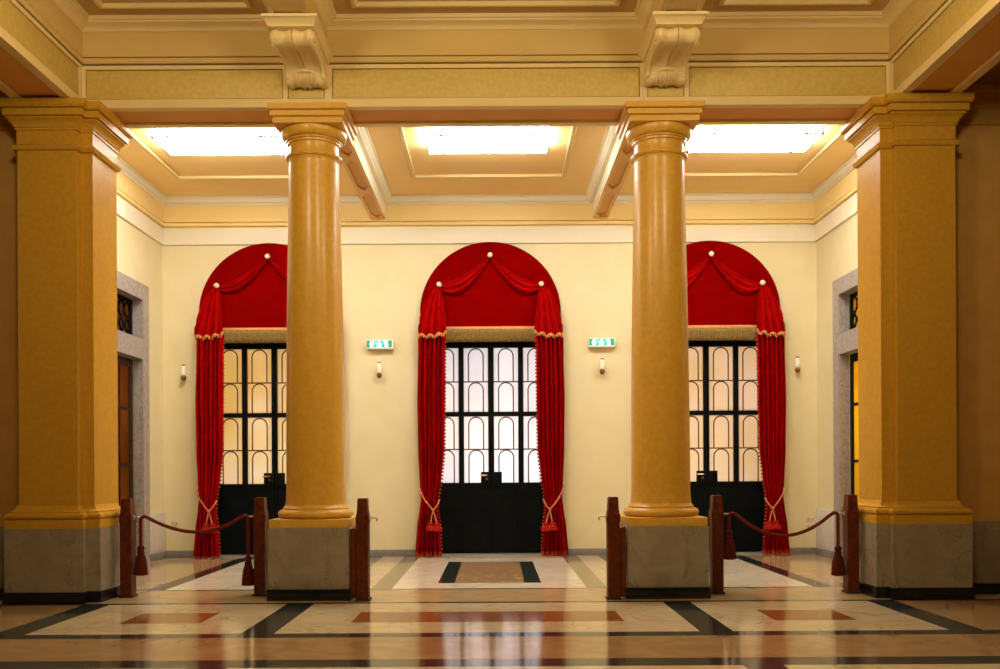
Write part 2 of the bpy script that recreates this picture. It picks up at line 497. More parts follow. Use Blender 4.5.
# beams with sunk pointed panels on the underside
def hexpanel_soffit(mb, xa, xb, y0, y1, z, n, depth, m_frame, m_sunk):
    L = (y1 - y0) / n
    w = (xb - xa)
    for i in range(n):
        a, b = y0 + L * i, y0 + L * (i + 1)
        i0, i1 = xa + 0.2 * w, xb - 0.2 * w
        xc = (xa + xb) / 2
        g = 0.05; pt = 0.16
        hexa = [(xc, a + g), (i1, a + g + pt), (i1, b - g - pt), (xc, b - g), (i0, b - g - pt), (i0, a + g + pt)]
        outer = [(xc, a), (xb, a), (xb, b), (xc, b), (xa, b), (xa, a)]
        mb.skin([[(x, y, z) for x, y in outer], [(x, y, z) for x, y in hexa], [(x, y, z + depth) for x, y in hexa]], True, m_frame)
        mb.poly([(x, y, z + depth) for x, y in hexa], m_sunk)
for s, nm in ((-1, 'trim_12'), (1, 'trim_13')):
    b = MB()
    y0, y1 = CY + EH - 0.005, WY - 0.012
    xa, xb = s * BX - BH, s * BX + BH
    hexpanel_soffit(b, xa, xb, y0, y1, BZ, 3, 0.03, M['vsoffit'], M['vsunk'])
    for x in (xa, xb):
        b.poly([(x, y0, BZ), (x, y1, BZ), (x, y1, CZ + 0.01), (x, y0, CZ + 0.01)], M['pale'])
    b.poly([(xa, y1, BZ), (xb, y1, BZ), (xb, y1, CZ), (xa, y1, CZ)], M['vfrieze'])
    struct(b.build(nm))

# ------------------------------------------------------------------ skylights
def make_skylight():
    """a shallow glazed lantern standing down from the sunk ceiling panel"""
    r = empty('skylight', (0, 0, 0))
    h = WZ - SZ
    ya, yb = -(SHY1 - SHY0) / 2, (SHY1 - SHY0) / 2
    d = MB(); d.box(-SHX + 0.006, SHX - 0.006, ya + 0.006, yb - 0.006, -h + 0.006, -0.001)
    d.build('diffuser_pane', M['diffuser'], r)
    f = MB(); t = 0.015
    for z in (-h,):
        f.box(-SHX, SHX, ya, ya + t, z, z + t); f.box(-SHX, SHX, yb - t, yb, z, z + t)
        f.box(-SHX, -SHX + t, ya + t, yb - t, z, z + t); f.box(SHX - t, SHX, ya + t, yb - t, z, z + t)
    for x in (-SHX, SHX - t):
        for y in (ya, yb - t): f.box(x, x + t, y, y + t, -h + t, -0.001)
    f.build('frame', M['lead'], r)
    for x in (-SHX + 0.19, SHX - 0.19):
        g = MB(); g.box(x - 0.008, x + 0.008, ya + t, yb - t, -h + 0.001, -h + 0.010)
        g.box(x - 0.008, x + 0.008, ya + 0.001, ya + 0.010, -h + t, -0.002); g.box(x - 0.008, x + 0.008, yb - 0.010, yb - 0.001, -h + t, -0.002)
        g.build('glazing_bar', M['lead'], r)
    for y in (yb - 0.16, ya + 0.16):
        g = MB(); g.box(-SHX + t, SHX - t, y - 0.007, y + 0.007, -h + 0.002, -h + 0.009); g.build('glazing_bar', M['lead'], r)
    return r
sky = make_skylight()
tag(sky, 'glowing white skylight in the left ceiling bay of the vestibule', 'skylight', 'ceiling skylights')
sky.location = (WCX[0], 11.015, WZ)
copy_tree(sky, (WCX[1], 11.015, WZ), 'glowing white skylight in the middle ceiling bay, between the two beams')
copy_tree(sky, (WCX[2], 11.015, WZ), 'glowing white skylight in the right ceiling bay of the vestibule')

# ------------------------------------------------------------------ entablature on the columns and hall beams
PXI, PXO = 3.774, 4.320      # pilaster face / long beam, inner and outer edge
yf, yr = CY - EH, CY + EH
TOPB = 5.0
e = MB()
e.box(-PXO, PXO, yf + 0.05, yr, EZ + 0.028, 5.6, M['panel'])
for a, b in ((-3.738, -1.906), (-1.849, -1.516), (-1.434, 1.434), (1.516, 1.849), (1.906, 3.738)):
    e.box(a, b, yf + 0.010, yf + 0.05, 4.692, 4.958, M['panel'], bev=0.003)
# underside frame round sunk soffits
segs = [(-PXI - 0.0, -1.66 - 0.33), (-1.66 + 0.33, 1.66 - 0.33), (1.66 + 0.33, PXI)]
e.box(-PXO, PXO, yf, yf + 0.085, EZ, EZ + 0.03, M['trim']); e.box(-PXO, PXO, yr - 0.085, yr, EZ, EZ + 0.03, M['trim'])
for a, b in ((-PXO, -3.55), (-1.97, -1.35), (1.35, 1.97), (3.55, PXO)):
    e.box(a, b, yf + 0.085, yr - 0.085, EZ, EZ + 0.03, M['trim'])
for a, b in ((-3.55, -1.97), (-1.35, 1.35), (1.97, 3.55)):
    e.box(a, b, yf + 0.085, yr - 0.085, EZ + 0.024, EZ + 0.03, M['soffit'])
# front: lower fascia, top strip and stiles leave sunk panels
e.box(-PXI, PXI, yf, yf + 0.05, EZ + 0.03, 4.685, M['trim'])
e.box(-PXI, PXI, yf, yf + 0.05, 4.965, TOPB, M['trim'])
for s in (-1, 1):
    for a, b in ((PXI - 0.03, PXI), (1.855, 1.90), (1.44, 1.51)):
        e.box(s * a, s * b, yf, yf + 0.05, 4.685, 4.965, M['trim'])
struct(e.build('trim_14'))
# long beams over the piers, running into the hall
for s, nm in ((-1, 'trim_15'), (1, 'trim_16')):
    b = MB()
    i, o = s * PXI, s * PXO
    y0, y1 = HY0, yf + 0.0
    b.box(i + s * 0.05, o - s * 0.05, y0, y1 + 0.05, EZ + 0.028, 5.6, M['panel'])
    b.box(i + s * 0.010, i + s * 0.05, y0, y1 - 0.062, 4.692, 4.958, M['panel'], bev=0.003); b.box(o - s * 0.05, o - s * 0.010, y0, y1, 4.692, 4.958, M['panel'])
    for xx in (i, o - s * 0.05):
        b.box(xx, xx + s * 0.05, y0, y1, EZ + 0.03, 4.685, M['trim'])
        b.box(xx, xx + s * 0.05, y0, y1, 4.965, TOPB, M['trim'])
    b.box(i, i + s * 0.05, y1 - 0.05, y1, 4.685, 4.965, M['trim'])
    b.box(i, i + s * 0.085, y0, y1, EZ, EZ + 0.03, M['trim']); b.box(o - s * 0.085, o, y0, y1, EZ, EZ + 0.03, M['trim'])
    b.box(i + s * 0.085, o - s * 0.085, y1 - 0.10, y1, EZ, EZ + 0.03, M['trim'])
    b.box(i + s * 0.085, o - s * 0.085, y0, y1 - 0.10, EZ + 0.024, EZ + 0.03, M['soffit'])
    struct(b.build(nm))
# ceiling beams of the hall on the consoles
HB = 0.17
for s, nm in ((-1, 'trim_17'), (1, 'trim_18')):
    b = MB(); b.box(s * 1.66 - HB + 0.04, s * 1.66 + HB - 0.04, HY0, yf + 0.05, 5.088, 5.6); b.box(s * 1.66 - HB, s * 1.66 - HB + 0.04, HY0, yf + 0.05, 5.0765, 5.09); b.box(s * 1.66 + HB - 0.04, s * 1.66 + HB, HY0, yf + 0.05, 5.0765, 5.09)
    struct(b.build(nm, M['frieze']))
# coffers of the hall: moulding, frieze, cornice up to the ceiling
HC = 5.42
tn = 19
for xa, xb in ((-PXI, -1.66 - HB), (-1.66 + HB, 1.66 - HB), (1.66 + HB, PXI)):
    rect = [(xa, HY0), (xa, yf), (xb, yf), (xb, HY0)]
    t = MB()
    path = [(max(xa, -1.48), yf), (min(xb, 1.48), yf)] if abs(xa) < 2 and abs(xb) < 2 else ([(xa, HY0), (xa, yf), (-1.84, yf)] if xa < -2 else [(1.84, yf), (xb, yf), (xb, HY0)])
    sweep(t, path, [(0.0, TOPB), (-0.030, 5.0), (-0.030, 5.014), (0.010, 5.016), (0.020, 5.028), (0.020, 5.062), (-0.028, 5.065), (-0.028, 5.082), (0.004, 5.084)], False)
    struct(t.build('trim_%d' % tn, M['frieze'])); tn += 1
    t = MB()
    sweep(t, rect, [(0.004, 5.083), (0.004, 5.316), (-0.03, 5.316)], True)
    struct(t.build('trim_%d' % tn, M['frieze'])); tn += 1
    t = MB()
    sweep(t, rect, [(0.0, 5.312), (0.012, 5.318), (0.020, 5.335), (0.045, 5.355), (0.085, 5.372), (0.090, 5.385), (0.105, 5.388), (0.110, 5.415), (0.120, 5.425)], True)
    struct(t.build('trim_%d' % tn, M['trim'])); tn += 1
    # raised panel moulding on the ceiling
    t = MB()
    d = 0.28
    r2 = [(xa + d, HY0 + d), (xa + d, yf - d), (xb - d, yf - d), (xb - d, HY0 + d)]
    sweep(t, r2, [(0, HC), (0, HC - 0.025), (0.012, HC - 0.032), (0.04, HC - 0.032), (0.055, HC - 0.012), (0.06, HC)], True)
    struct(t.build('trim_%d' % tn, M['trim'])); tn += 1
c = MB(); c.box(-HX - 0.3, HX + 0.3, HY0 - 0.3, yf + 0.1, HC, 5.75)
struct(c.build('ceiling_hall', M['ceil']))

# ------------------------------------------------------------------ hall walls
HWY = 9.0
for s, a, bname in ((-1, 'wall_front_left', 'baseboard_front_left'), (1, 'wall_front_right', 'baseboard_front_right')):
    w = MB()
    x0, x1 = s * (PXO + 0.031), s * HX
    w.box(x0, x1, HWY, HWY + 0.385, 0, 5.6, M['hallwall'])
    w.box(s * (PXO + 0.08), x1, HWY - 0.016, HWY, 0.10, 0.69, M['dado'])
    w.box(s * (PXO + 0.14), x1, HWY - 0.022, HWY, 4.44, 4.475, M['pier'])
    w.box(s * (PXO + 0.16), x1, HWY - 0.03, HWY, 4.60, 4.75, M['pier'])
    w.box(s * (PXO + 0.16), x1, HWY - 0.07, HWY, 4.75, 4.80, M['pier'])
    struct(w.build(a))
    k = MB(); k.box(s * (PXO + 0.10), x1, HWY - 0.03, HWY, 0, 0.105); struct(k.build(bname, M['blackstone']))
for s, nm in ((-1, 'wall_hall_left'), (1, 'wall_hall_right')):
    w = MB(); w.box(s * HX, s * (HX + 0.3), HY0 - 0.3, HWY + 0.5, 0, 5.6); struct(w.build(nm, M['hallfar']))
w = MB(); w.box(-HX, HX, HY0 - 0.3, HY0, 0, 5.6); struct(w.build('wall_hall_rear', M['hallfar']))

# ------------------------------------------------------------------ columns
def make_column():
    r = empty('column', (0, 0, 0), None, 'column', 'front columns')
    p = MB(); h = 0.378
    p.box(-h, h, -h, h, 0.105, 0.672, bev=0.006); p.build('pedestal', M['dado'], r)
    p = MB(); p.box(-h - 0.012, h + 0.012, -h - 0.012, h + 0.012, 0.0, 0.105, bev=0.005); p.build('pedestal_skirting', M['blackstone'], r)
    b = MB(); g = 0.370
    b.box(-g, g, -g, g, 0.672, 0.752, bev=0.006)
    tor = [(0.30, 0.752)] + [(0.318 + 0.042 * math.cos(math.radians(a)), 0.792 + 0.040 * math.sin(math.radians(a))) for a in range(-90, 91, 15)]
    tor += [(0.318, 0.833), (0.312, 0.835), (0.312, 0.850), (0.300, 0.858), (0.289, 0.880)]
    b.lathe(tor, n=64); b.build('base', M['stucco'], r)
    s = MB()
    prof = [(0.289, 0.88), (0.283, 0.93), (0.280, 1.0)]
    for i in range(1, 25):
        t = i / 24.0
        prof.append((0.280 - 0.042 * (t ** 1.7), 1.0 + 3.13 * t))
    prof += [(0.240, 4.15), (0.247, 4.172)]
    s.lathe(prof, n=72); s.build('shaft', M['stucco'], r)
    a = MB()
    n = 64
    ast = [(0.247, 4.172), (0.262, 4.173)] + [(0.252 + 0.020 * math.cos(math.radians(q)), 4.190 + 0.017 * math.sin(math.radians(q))) for q in range(-60, 91, 25)] + [(0.238, 4.209)]
    ast += [(0.236, 4.215), (0.236, 4.300), (0.240, 4.312), (0.254, 4.313), (0.256, 4.328), (0.250, 4.330), (0.250, 4.334), (0.266, 4.336), (0.268, 4.346), (0.260, 4.348), (0.262, 4.352)]
    ast += [(0.268 + 0.046 * math.sin(math.radians(q)), 4.430 - 0.076 * math.cos(math.radians(q))) for q in range(5, 91, 12)]
    ast += [(0.314, 4.436), (0.306, 4.440)]
    a.lathe(ast, n=n); a.build('capital', M['stucco'], r)
    t = MB()
    sq = [(-1, -1), (1, -1), (1, 1), (-1, 1)]
    pr = [(0.325, 4.440), (0.325, 4.488), (0.316, 4.489), (0.316, 4.496), (0.340, 4.498), (0.345, 4.502), (0.345, 4.543), (0.336, 4.544), (0.336, 4.551), (0.362, 4.554), (0.368, 4.560), (0.368, EZ)]
    t.skin([[(x * w, y * w, z) for x, y in sq] for w, z in pr], True, None, False, True, True)
    t.build('abacus', M['stucco'], r)
    return r
colm = make_column()
colm.location = (-1.66, CY, 0)
colm['label'] = 'round golden stucco column on a marble pedestal, left one of the pair'
copy_tree(colm, (1.66, CY, 0), 'round golden stucco column on a marble pedestal, right one of the pair')

# ------------------------------------------------------------------ corner piers
def make_pier(s, label):
    r = empty('pier', (s * 4.05, CY, 0), label, 'pier', 'corner piers')
    ox, oy = s * 4.05, CY
    def plan(fy, by, pi, po, bi, setb):
        pts = [(s * po, fy + setb), (s * po, fy), (s * pi, fy), (s * pi, fy + setb), (s * bi, fy + setb), (s * bi, by), (s * (po + 0.03), by), (s * (po + 0.03), fy + setb)]
        pts = [(x - ox, y - oy) for x, y in pts]
        return pts if s > 0 else pts[::-1]
    # orientation: keep offsets pointing outwards
    def area(p): return sum(p[i][0] * p[(i + 1) % len(p)][1] - p[(i + 1) % len(p)][0] * p[i][1] for i in range(len(p))) / 2
    def outward(p): return p if area(p) > 0 else p[::-1]
    body = outward(plan(8.75, 9.39, PXI, PXO, 3.66, 0.08))
    plin = outward(plan(8.67, 9.45, 3.695, 4.42, 3.576, 0.085))
    m = MB(); sweep(m, plin, [(0.0, 0.105), (0.0, 0.683)], True); m.build('pedestal', M['dado'], r)
    m = MB(); sweep(m, plin, [(0.012, 0.0), (0.012, 0.098), (0.006, 0.105), (-0.02, 0.105)], True); m.build('pedestal_skirting', M['blackstone'], r)
    m = MB()
    tor = [(-0.01, 0.683), (-0.004, 0.684), (-0.004, 0.762), (-0.016, 0.768)] + [(-0.022 + 0.026 * math.cos(math.radians(a)), 0.796 + 0.028 * math.sin(math.radians(a))) for a in range(-90, 91, 20)]
    tor += [(-0.034, 0.826), (-0.034, 0.838), (-0.052, 0.845), (-0.068, 0.862), (-0.078, 0.89), (-0.085, 0.90)]
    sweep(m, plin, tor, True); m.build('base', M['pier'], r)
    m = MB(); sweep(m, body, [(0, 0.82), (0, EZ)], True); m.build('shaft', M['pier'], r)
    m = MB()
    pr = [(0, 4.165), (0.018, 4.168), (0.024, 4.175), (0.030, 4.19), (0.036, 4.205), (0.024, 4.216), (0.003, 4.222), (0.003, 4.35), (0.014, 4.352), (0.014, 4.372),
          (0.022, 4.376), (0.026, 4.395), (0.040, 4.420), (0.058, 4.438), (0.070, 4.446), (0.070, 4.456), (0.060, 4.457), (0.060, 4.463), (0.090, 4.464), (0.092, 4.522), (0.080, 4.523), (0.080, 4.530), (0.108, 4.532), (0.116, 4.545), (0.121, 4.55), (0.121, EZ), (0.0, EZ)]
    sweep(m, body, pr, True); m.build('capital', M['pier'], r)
    return r
make_pier(-1, 'square ochre pier with moulded capital at the left edge of the hall')
make_pier(1, 'square ochre pier with moulded capital at the right edge of the hall')

# ------------------------------------------------------------------ scrolled consoles above the columns
def make_console():
    r = empty('console_bracket', (0, 0, 0), None, 'bracket', 'scrolled consoles under the ceiling beams')
    # local: y = 0 at the entablature face, negative towards the hall
    w = 0.178
    prof = [(0.0, 5.0), (0.0, 4.785)]
    prof += [(-0.02, 4.778), (-0.06, 4.770), (-0.10, 4.774), (-0.13, 4.792), (-0.145, 4.82), (-0.15, 4.845)]
    prof += [(-0.17, 4.875), (-0.23, 4.905), (-0.32, 4.922), (-0.42, 4.926), (-0.52, 4.918), (-0.58, 4.902)]
    prof += [(-0.62, 4.890), (-0.66, 4.886), (-0.70, 4.896), (-0.728, 4.920), (-0.738, 4.948), (-0.730, 4.976), (-0.71, 4.994), (-0.68, 5.0)]
    b = MB()
    # cross-section swells at the sides and the middle bead; loops run across the width
    cols = [(-w, 0.0), (-w + 0.012, 0.012), (-0.135, 0.020), (-0.108, -0.004), (-0.080, -0.010), (-0.052, -0.004), (-0.026, 0.018), (-0.012, 0.020), (-0.004, -0.004),
            (0.004, -0.004), (0.012, 0.020), (0.026, 0.018), (0.052, -0.004), (0.080, -0.010), (0.108, -0.004), (0.135, 0.020), (w - 0.012, 0.012), (w, 0.0)]
    cen = (-0.36, 4.985)
    loops = []
    for x, d in cols:
        lp = []
        for k, (y, z) in enumerate(prof):
            vx, vz = y - cen[0], z - cen[1]
            L = math.hypot(vx, vz)
            q = d if 1 < k < len(prof) - 1 else 0
            lp.append((x, y + vx / L * q, z + vz / L * q))
        loops.append(lp)
    b.skin(loops, True, None, False, True, True)
    b.build('scroll_body', M['trim'], r)
    for s in (-1, 1):       # volutes on the cheeks
        v = MB()
        pts = []
        for i in range(40):
            t = i / 39.0; a = -0.5 * PI + 4.6 * PI * t; rad = 0.085 * (1 - t) + 0.010
            pts.append((s * (w + 0.004), -0.668 + rad * 0.7 * math.cos(a), 4.944 + rad * 0.62 * math.sin(a)))
        v.tube(pts, 0.011, 6)
        v.build('volute', M['trim'], r)
        v = MB(); pts = []
        for i in range(28):
            t = i / 27.0; a = PI * 0.5 + 3.6 * PI * t; rad = 0.045 * (1 - t) + 0.006
            pts.append((s * (w + 0.004), -0.078 + rad * math.cos(a), 4.828 + rad * math.sin(a)))
        v.tube(pts, 0.009, 6)
        v.build('volute', M['trim'], r)
    def along(x, off, a, b_):          # a path on the front of the scroll
        out = []
        for y, z in prof[a:b_]:
            vx, vz = y - cen[0], z - cen[1]; L = math.hypot(vx, vz)
            out.append((x, y + vx / L * off, z + vz / L * off))
        return out
    for x in (-0.013, 0.013):
        v = MB(); v.tube(along(x, 0.006, 7, 23), 0.0105, 8); v.build('bead', M['trim'], r)
    for x in (-w + 0.014, w - 0.014):
        v = MB(); v.tube(along(x, 0.010, 6, 18), 0.017, 8); v.build('edge_rail', M['trim'], r)
    lf = MB()               # leaf at the foot: curled lip and ribs
    lf.ball((0, 0, 0), 1.0, None, 20, 12)
    for v_ in lf.bm.verts:
        x, y, z = v_.co
        v_.co = Vector((x * 0.088, -0.182 + y * 0.034 + 0.02 * x * x, 4.862 + z * 0.017 - 0.010 * x * x))
    for k in range(-3, 4):
        x = k * 0.024
        lf.tube([(x, -0.172, 4.858), (x * 1.12, -0.168, 4.835), (x * 1.18, -0.150, 4.808), (x * 1.15, -0.115, 4.782), (x * 1.0, -0.070, 4.768)], [0.010, 0.015, 0.016, 0.014, 0.008], 7)
    lf.build('leaf', M['trim'], r)
    c = MB()
    def rc(w, y, z): return [(-w, y, z), (w, y, z), (w, 0.0, z), (-w, 0.0, z)]
    pr = [(0.196, -0.775, 5.0), (0.198, -0.778, 5.010), (0.205, -0.790, 5.024), (0.218, -0.812, 5.042), (0.230, -0.830, 5.052), (0.237, -0.842, 5.056), (0.237, -0.845, 5.0762)]
    c.skin([rc(*q) for q in pr], True, None, False, True, True)
    c.build('cap_moulding', M['trim'], r)
    return r
con = make_console()
con.location = (-1.66, yf, 0)
con['label'] = 'scrolled ochre console bracket under the ceiling beam, above the left column'
copy_tree(con, (1.66, yf, 0), 'scrolled ochre console bracket under the ceiling beam, above the right column')

# ------------------------------------------------------------------ entrance doors
DY = 13.52
def make_entrance(n, dx, glass):
    root = MB()           # the outer iron frame in the opening
    root.box(dx - OH, dx - OH + 0.06, DY - 0.04, DY + 0.06, 0, OHZ)
    root.box(dx + OH - 0.06, dx + OH, DY - 0.04, DY + 0.06, 0, OHZ)
    root.box(dx - OH + 0.06, dx + OH - 0.06, DY - 0.04, DY + 0.06, 2.955, OHZ)
    d = struct(root.build('door_%d' % n, M['iron']))
    P = 0.421
    gz0, gz1 = 1.02, 2.945
    for li, (xa, xb) in enumerate(((dx - 2 * P, dx - 0.004), (dx + 0.004, dx + 2 * P))):
        lf = MB()
        st = 0.030
        zt = 2.955
        lf.box(xa, xb, DY - 0.025, DY + 0.025, 0.02, gz0)                 # blind lower panel
        for k in range(3):
            xm = xa + (xb - xa) * k / 2.0
            wv = 0.036
            lf.box(max(xa, xm - wv), min(xb, xm + wv), DY - 0.032, DY + 0.032, gz0, zt)
            # flat rails on the blind part
            lf.box(max(xa, xm - wv), min(xb, xm + wv), DY - 0.050, DY - 0.02, 0.03, gz0 - 0.002)
        lf.box(xa, xb, DY - 0.0335, DY - 0.02, gz0 - 0.06, gz0 - 0.001)
        lf.box(xa, xb, DY - 0.03, DY + 0.03, 2.937, zt)
        zm = 1.995
        lf.box(xa, xb, DY - 0.03, DY + 0.03, zm - 0.032, zm + 0.032)      # middle rail
        leaf = lf.build('door_leaf', M['iron'], d)
        gl = MB(); gl.box(xa + 0.02, xb - 0.02, DY + 0.004, DY + 0.010, gz0 - 0.01, 2.945)
        gl.build('glass_pane', glass, leaf)
        tb = MB()                                                          # thin arched glazing bars
        cw = (xb - xa) / 2.0
        rows = [(gz0, 1.495), (1.495, zm - 0.032), (zm + 0.032, 2.455), (2.455, 2.937)]
        for k in range(2):
            xc = xa + cw * (k + 0.5)
            if k == 0: xc += 0.012 * 0
            for (z0, z1) in rows:
                ra = 0.105
                path = [(xc - ra, DY - 0.008, z0)] + [(xc - ra * math.cos(t * PI / 12), DY - 0.008, z1 - 0.012 - ra + ra * math.sin(t * PI / 12)) for t in range(13)] + [(xc + ra, DY - 0.008, z0)]
                tb.tube(path, 0.0095, 6)
        for z in (1.495, 2.455):
            tb.box(xa, xb, DY - 0.016, DY, z - 0.009, z + 0.009)
        tb.build('glazing_bars', M['thin'], leaf)
        if li == 0:
            ag = MB(); ag.box(xb - 0.02, xb + 0.03, DY + 0.033, DY + 0.045, 0.013, 2.95); ag.box(xa, xb, DY - 0.02, DY + 0.02, 0.013, 0.02); ag.build('meeting_strip', M['iron'], leaf)
        s = -1 if li == 0 else 1
        lk = MB(); lx = xb if s < 0 else xa
        lk.box(lx + s * 0.145, lx, DY - 0.055, DY - 0.03, gz0 - 0.04, gz0 + 0.155, bev=0.004)
        lock = lk.build('lock_plate', M['iron'], leaf)
        if s < 0:
            h = MB()
            h.tube([(lx - 0.052, DY - 0.05, gz0 + 0.105), (lx - 0.052, DY - 0.095, gz0 + 0.105), (lx - 0.062, DY - 0.105, gz0 + 0.105), (lx - 0.15, DY - 0.10, gz0 + 0.106)], 0.011, 8)
            h.ball((lx - 0.06, DY - 0.058, gz0 + 0.055), 0.016)
            h.build('door_handle', M['brass'], leaf)
    th = MB(); th.box(dx - OH, dx + OH, WY + 0.03, DY + 0.20, 0.0, 0.018)
    th.build('threshold', M['f_grey'], d)
make_entrance(1, DX[0], M['glass_l'])
make_entrance(2, DX[1], M['glass_c'])
make_entrance(3, DX[2], M['glass_r'])

# ------------------------------------------------------------------ side doors with marble surround and transom
def make_side(n, s):
    SY1 = SYL if s < 0 else SYR
    x = s * WX
    q = 0.22
    f = MB()
    p = x - s * 0.03
    xr = x + s * 0.105
    def fr(ya, yb, za, zb): f.box(p, xr, ya, yb, za, zb)
    fr(SY0 - q, SY0, 0, 3.67); fr(SY1, SY1 + q, 0, 3.67)
    fr(SY0, SY1, TZ1, 3.67); fr(SY0, SY1, SZ1, TZ0)
    d = struct(f.build('door_%d' % n, M['greystone']))
    xd = x + s * 0.11
    ym = (SY0 + SY1) / 2
    for ya, yb in ((SY0 + 0.002, ym - 0.003), (ym + 0.003, SY1 - 0.002)):
        lf = MB()
        t = 0.085
        lf.box(xd, xd + s * 0.05, ya, ya + t, 0.01, SZ1 - 0.002); lf.box(xd, xd + s * 0.05, yb - t, yb, 0.01, SZ1 - 0.002)
        lf.box(xd, xd + s * 0.05, ya + t, yb - t, SZ1 - 0.11, SZ1 - 0.002); lf.box(xd, xd + s * 0.05, ya + t, yb - t, 0.01, 0.56)
        for z in (1.29, 2.02): lf.box(xd + s * 0.005, xd + s * 0.045, ya + t, yb - t, z - 0.018, z + 0.018)
        for k in (1, 2):
            yy = ya + t + (yb - ya - 2 * t) * k / 3.0
            lf.box(xd + s * 0.005, xd + s * 0.045, yy - 0.016, yy + 0.016, 0.56, SZ1 - 0.11)
        leaf = lf.build('door_leaf', M['darkwood'] if s < 0 else M['iron'], d)
        g = MB(); g.box(xd + s * 0.02, xd + s * 0.028, ya + t - 0.01, yb - t + 0.01, 0.55, SZ1 - 0.10); g.build('glass_pane', M['amber'], leaf)
    tr = MB()
    t = 0.05
    ya, yb, za, zb = SY0 + 0.002, SY1 - 0.002, TZ0 + 0.002, TZ1 - 0.002
    tr.box(xd, xd + s * 0.05, ya, ya + t, za, zb); tr.box(xd, xd + s * 0.05, yb - t, yb, za, zb)
    tr.box(xd, xd + s * 0.05, ya + t, yb - t, za, za + t); tr.box(xd, xd + s * 0.05, ya + t, yb - t, zb - t, zb)
    ta = tr.build('transom', M['iron'], d)
    gr = MB()
    nY = 12
    for k in range(nY):         # wrought scrolls
        y0 = ya + t + (yb - ya - 2 * t) * (k + 0.5) / nY
        for sg in (-1, 1):
            pts = [(xd + s * (0.016 + 0.006 * sg), y0 + sg * 0.075 * math.sin(2 * PI * i / 14.0), za + t + (zb - za - 2 * t) * i / 14.0) for i in range(15)]
            gr.tube(pts, 0.013, 6)
    gr.build('iron_scrolls', M['iron'], ta)
    g = MB(); g.box(xd + s * 0.034, xd + s * 0.040, ya + t - 0.01, yb - t + 0.01, za + t - 0.01, zb - t + 0.01); g.build('glass_pane', M['amber'], ta)
make_side(4, -1); make_side(5, 1)
# small lobbies behind the side doors and the back of the piers' walls
for s, nm in ((-1, 'wall_lobby_left'), (1, 'wall_lobby_right')):
    w = MB()
    w.box(s * 5.9, s * 6.0, 9.38, 13.6, 0, 5.6); w.box(s * 4.965, s * 5.9, 13.32, 13.6, 0, 5.6)
    w.box(s * 4.965, s * 5.9, 9.38, 13.32, 5.3, 5.6)
    w.box(s * 4.965, s * 5.9, 9.38, 13.32, -0.05, 0.0)
    struct(w.build(nm, M['hallwall']))

# ------------------------------------------------------------------ arched velvet pelmets
AR, AZ = 0.978, 3.397      # radius and spring line
PB = 3.165                 # bottom of the board
KX, KZ, KT = 0.705, 3.768, 4.170
def swag(mb, A, B, sag_u, sag_l, y, folds, seed):
    rows = []
    NT, NS = 28, 22
    for j in range(NS + 1):
        v = j / NS
        row = []
        for i in range(NT + 1):
            t = i / NT
            bell = math.sin(PI * t) ** 0.85
            sag = sag_u + (sag_l - sag_u) * v
            x = A[0] + (B[0] - A[0]) * t
            skew = 1.0 + 0.45 * (t - 0.5)
            z = A[1] + (B[1] - A[1]) * t - sag * bell * skew - 0.05 * (v - 0.35) * (1 - bell)
            fold = math.sin(v * PI * folds + seed + 0.6 * math.sin(t * 3))
            yy = y - 0.030 - 0.045 * bell * (0.4 + math.sin(PI * min(1, v * 1.02))) - 0.020 * bell * fold - 0.006 * (1 - bell) * fold
            row.append((x, yy, z))
        rows.append(row)
    mb.skin(rows, False, None, True)
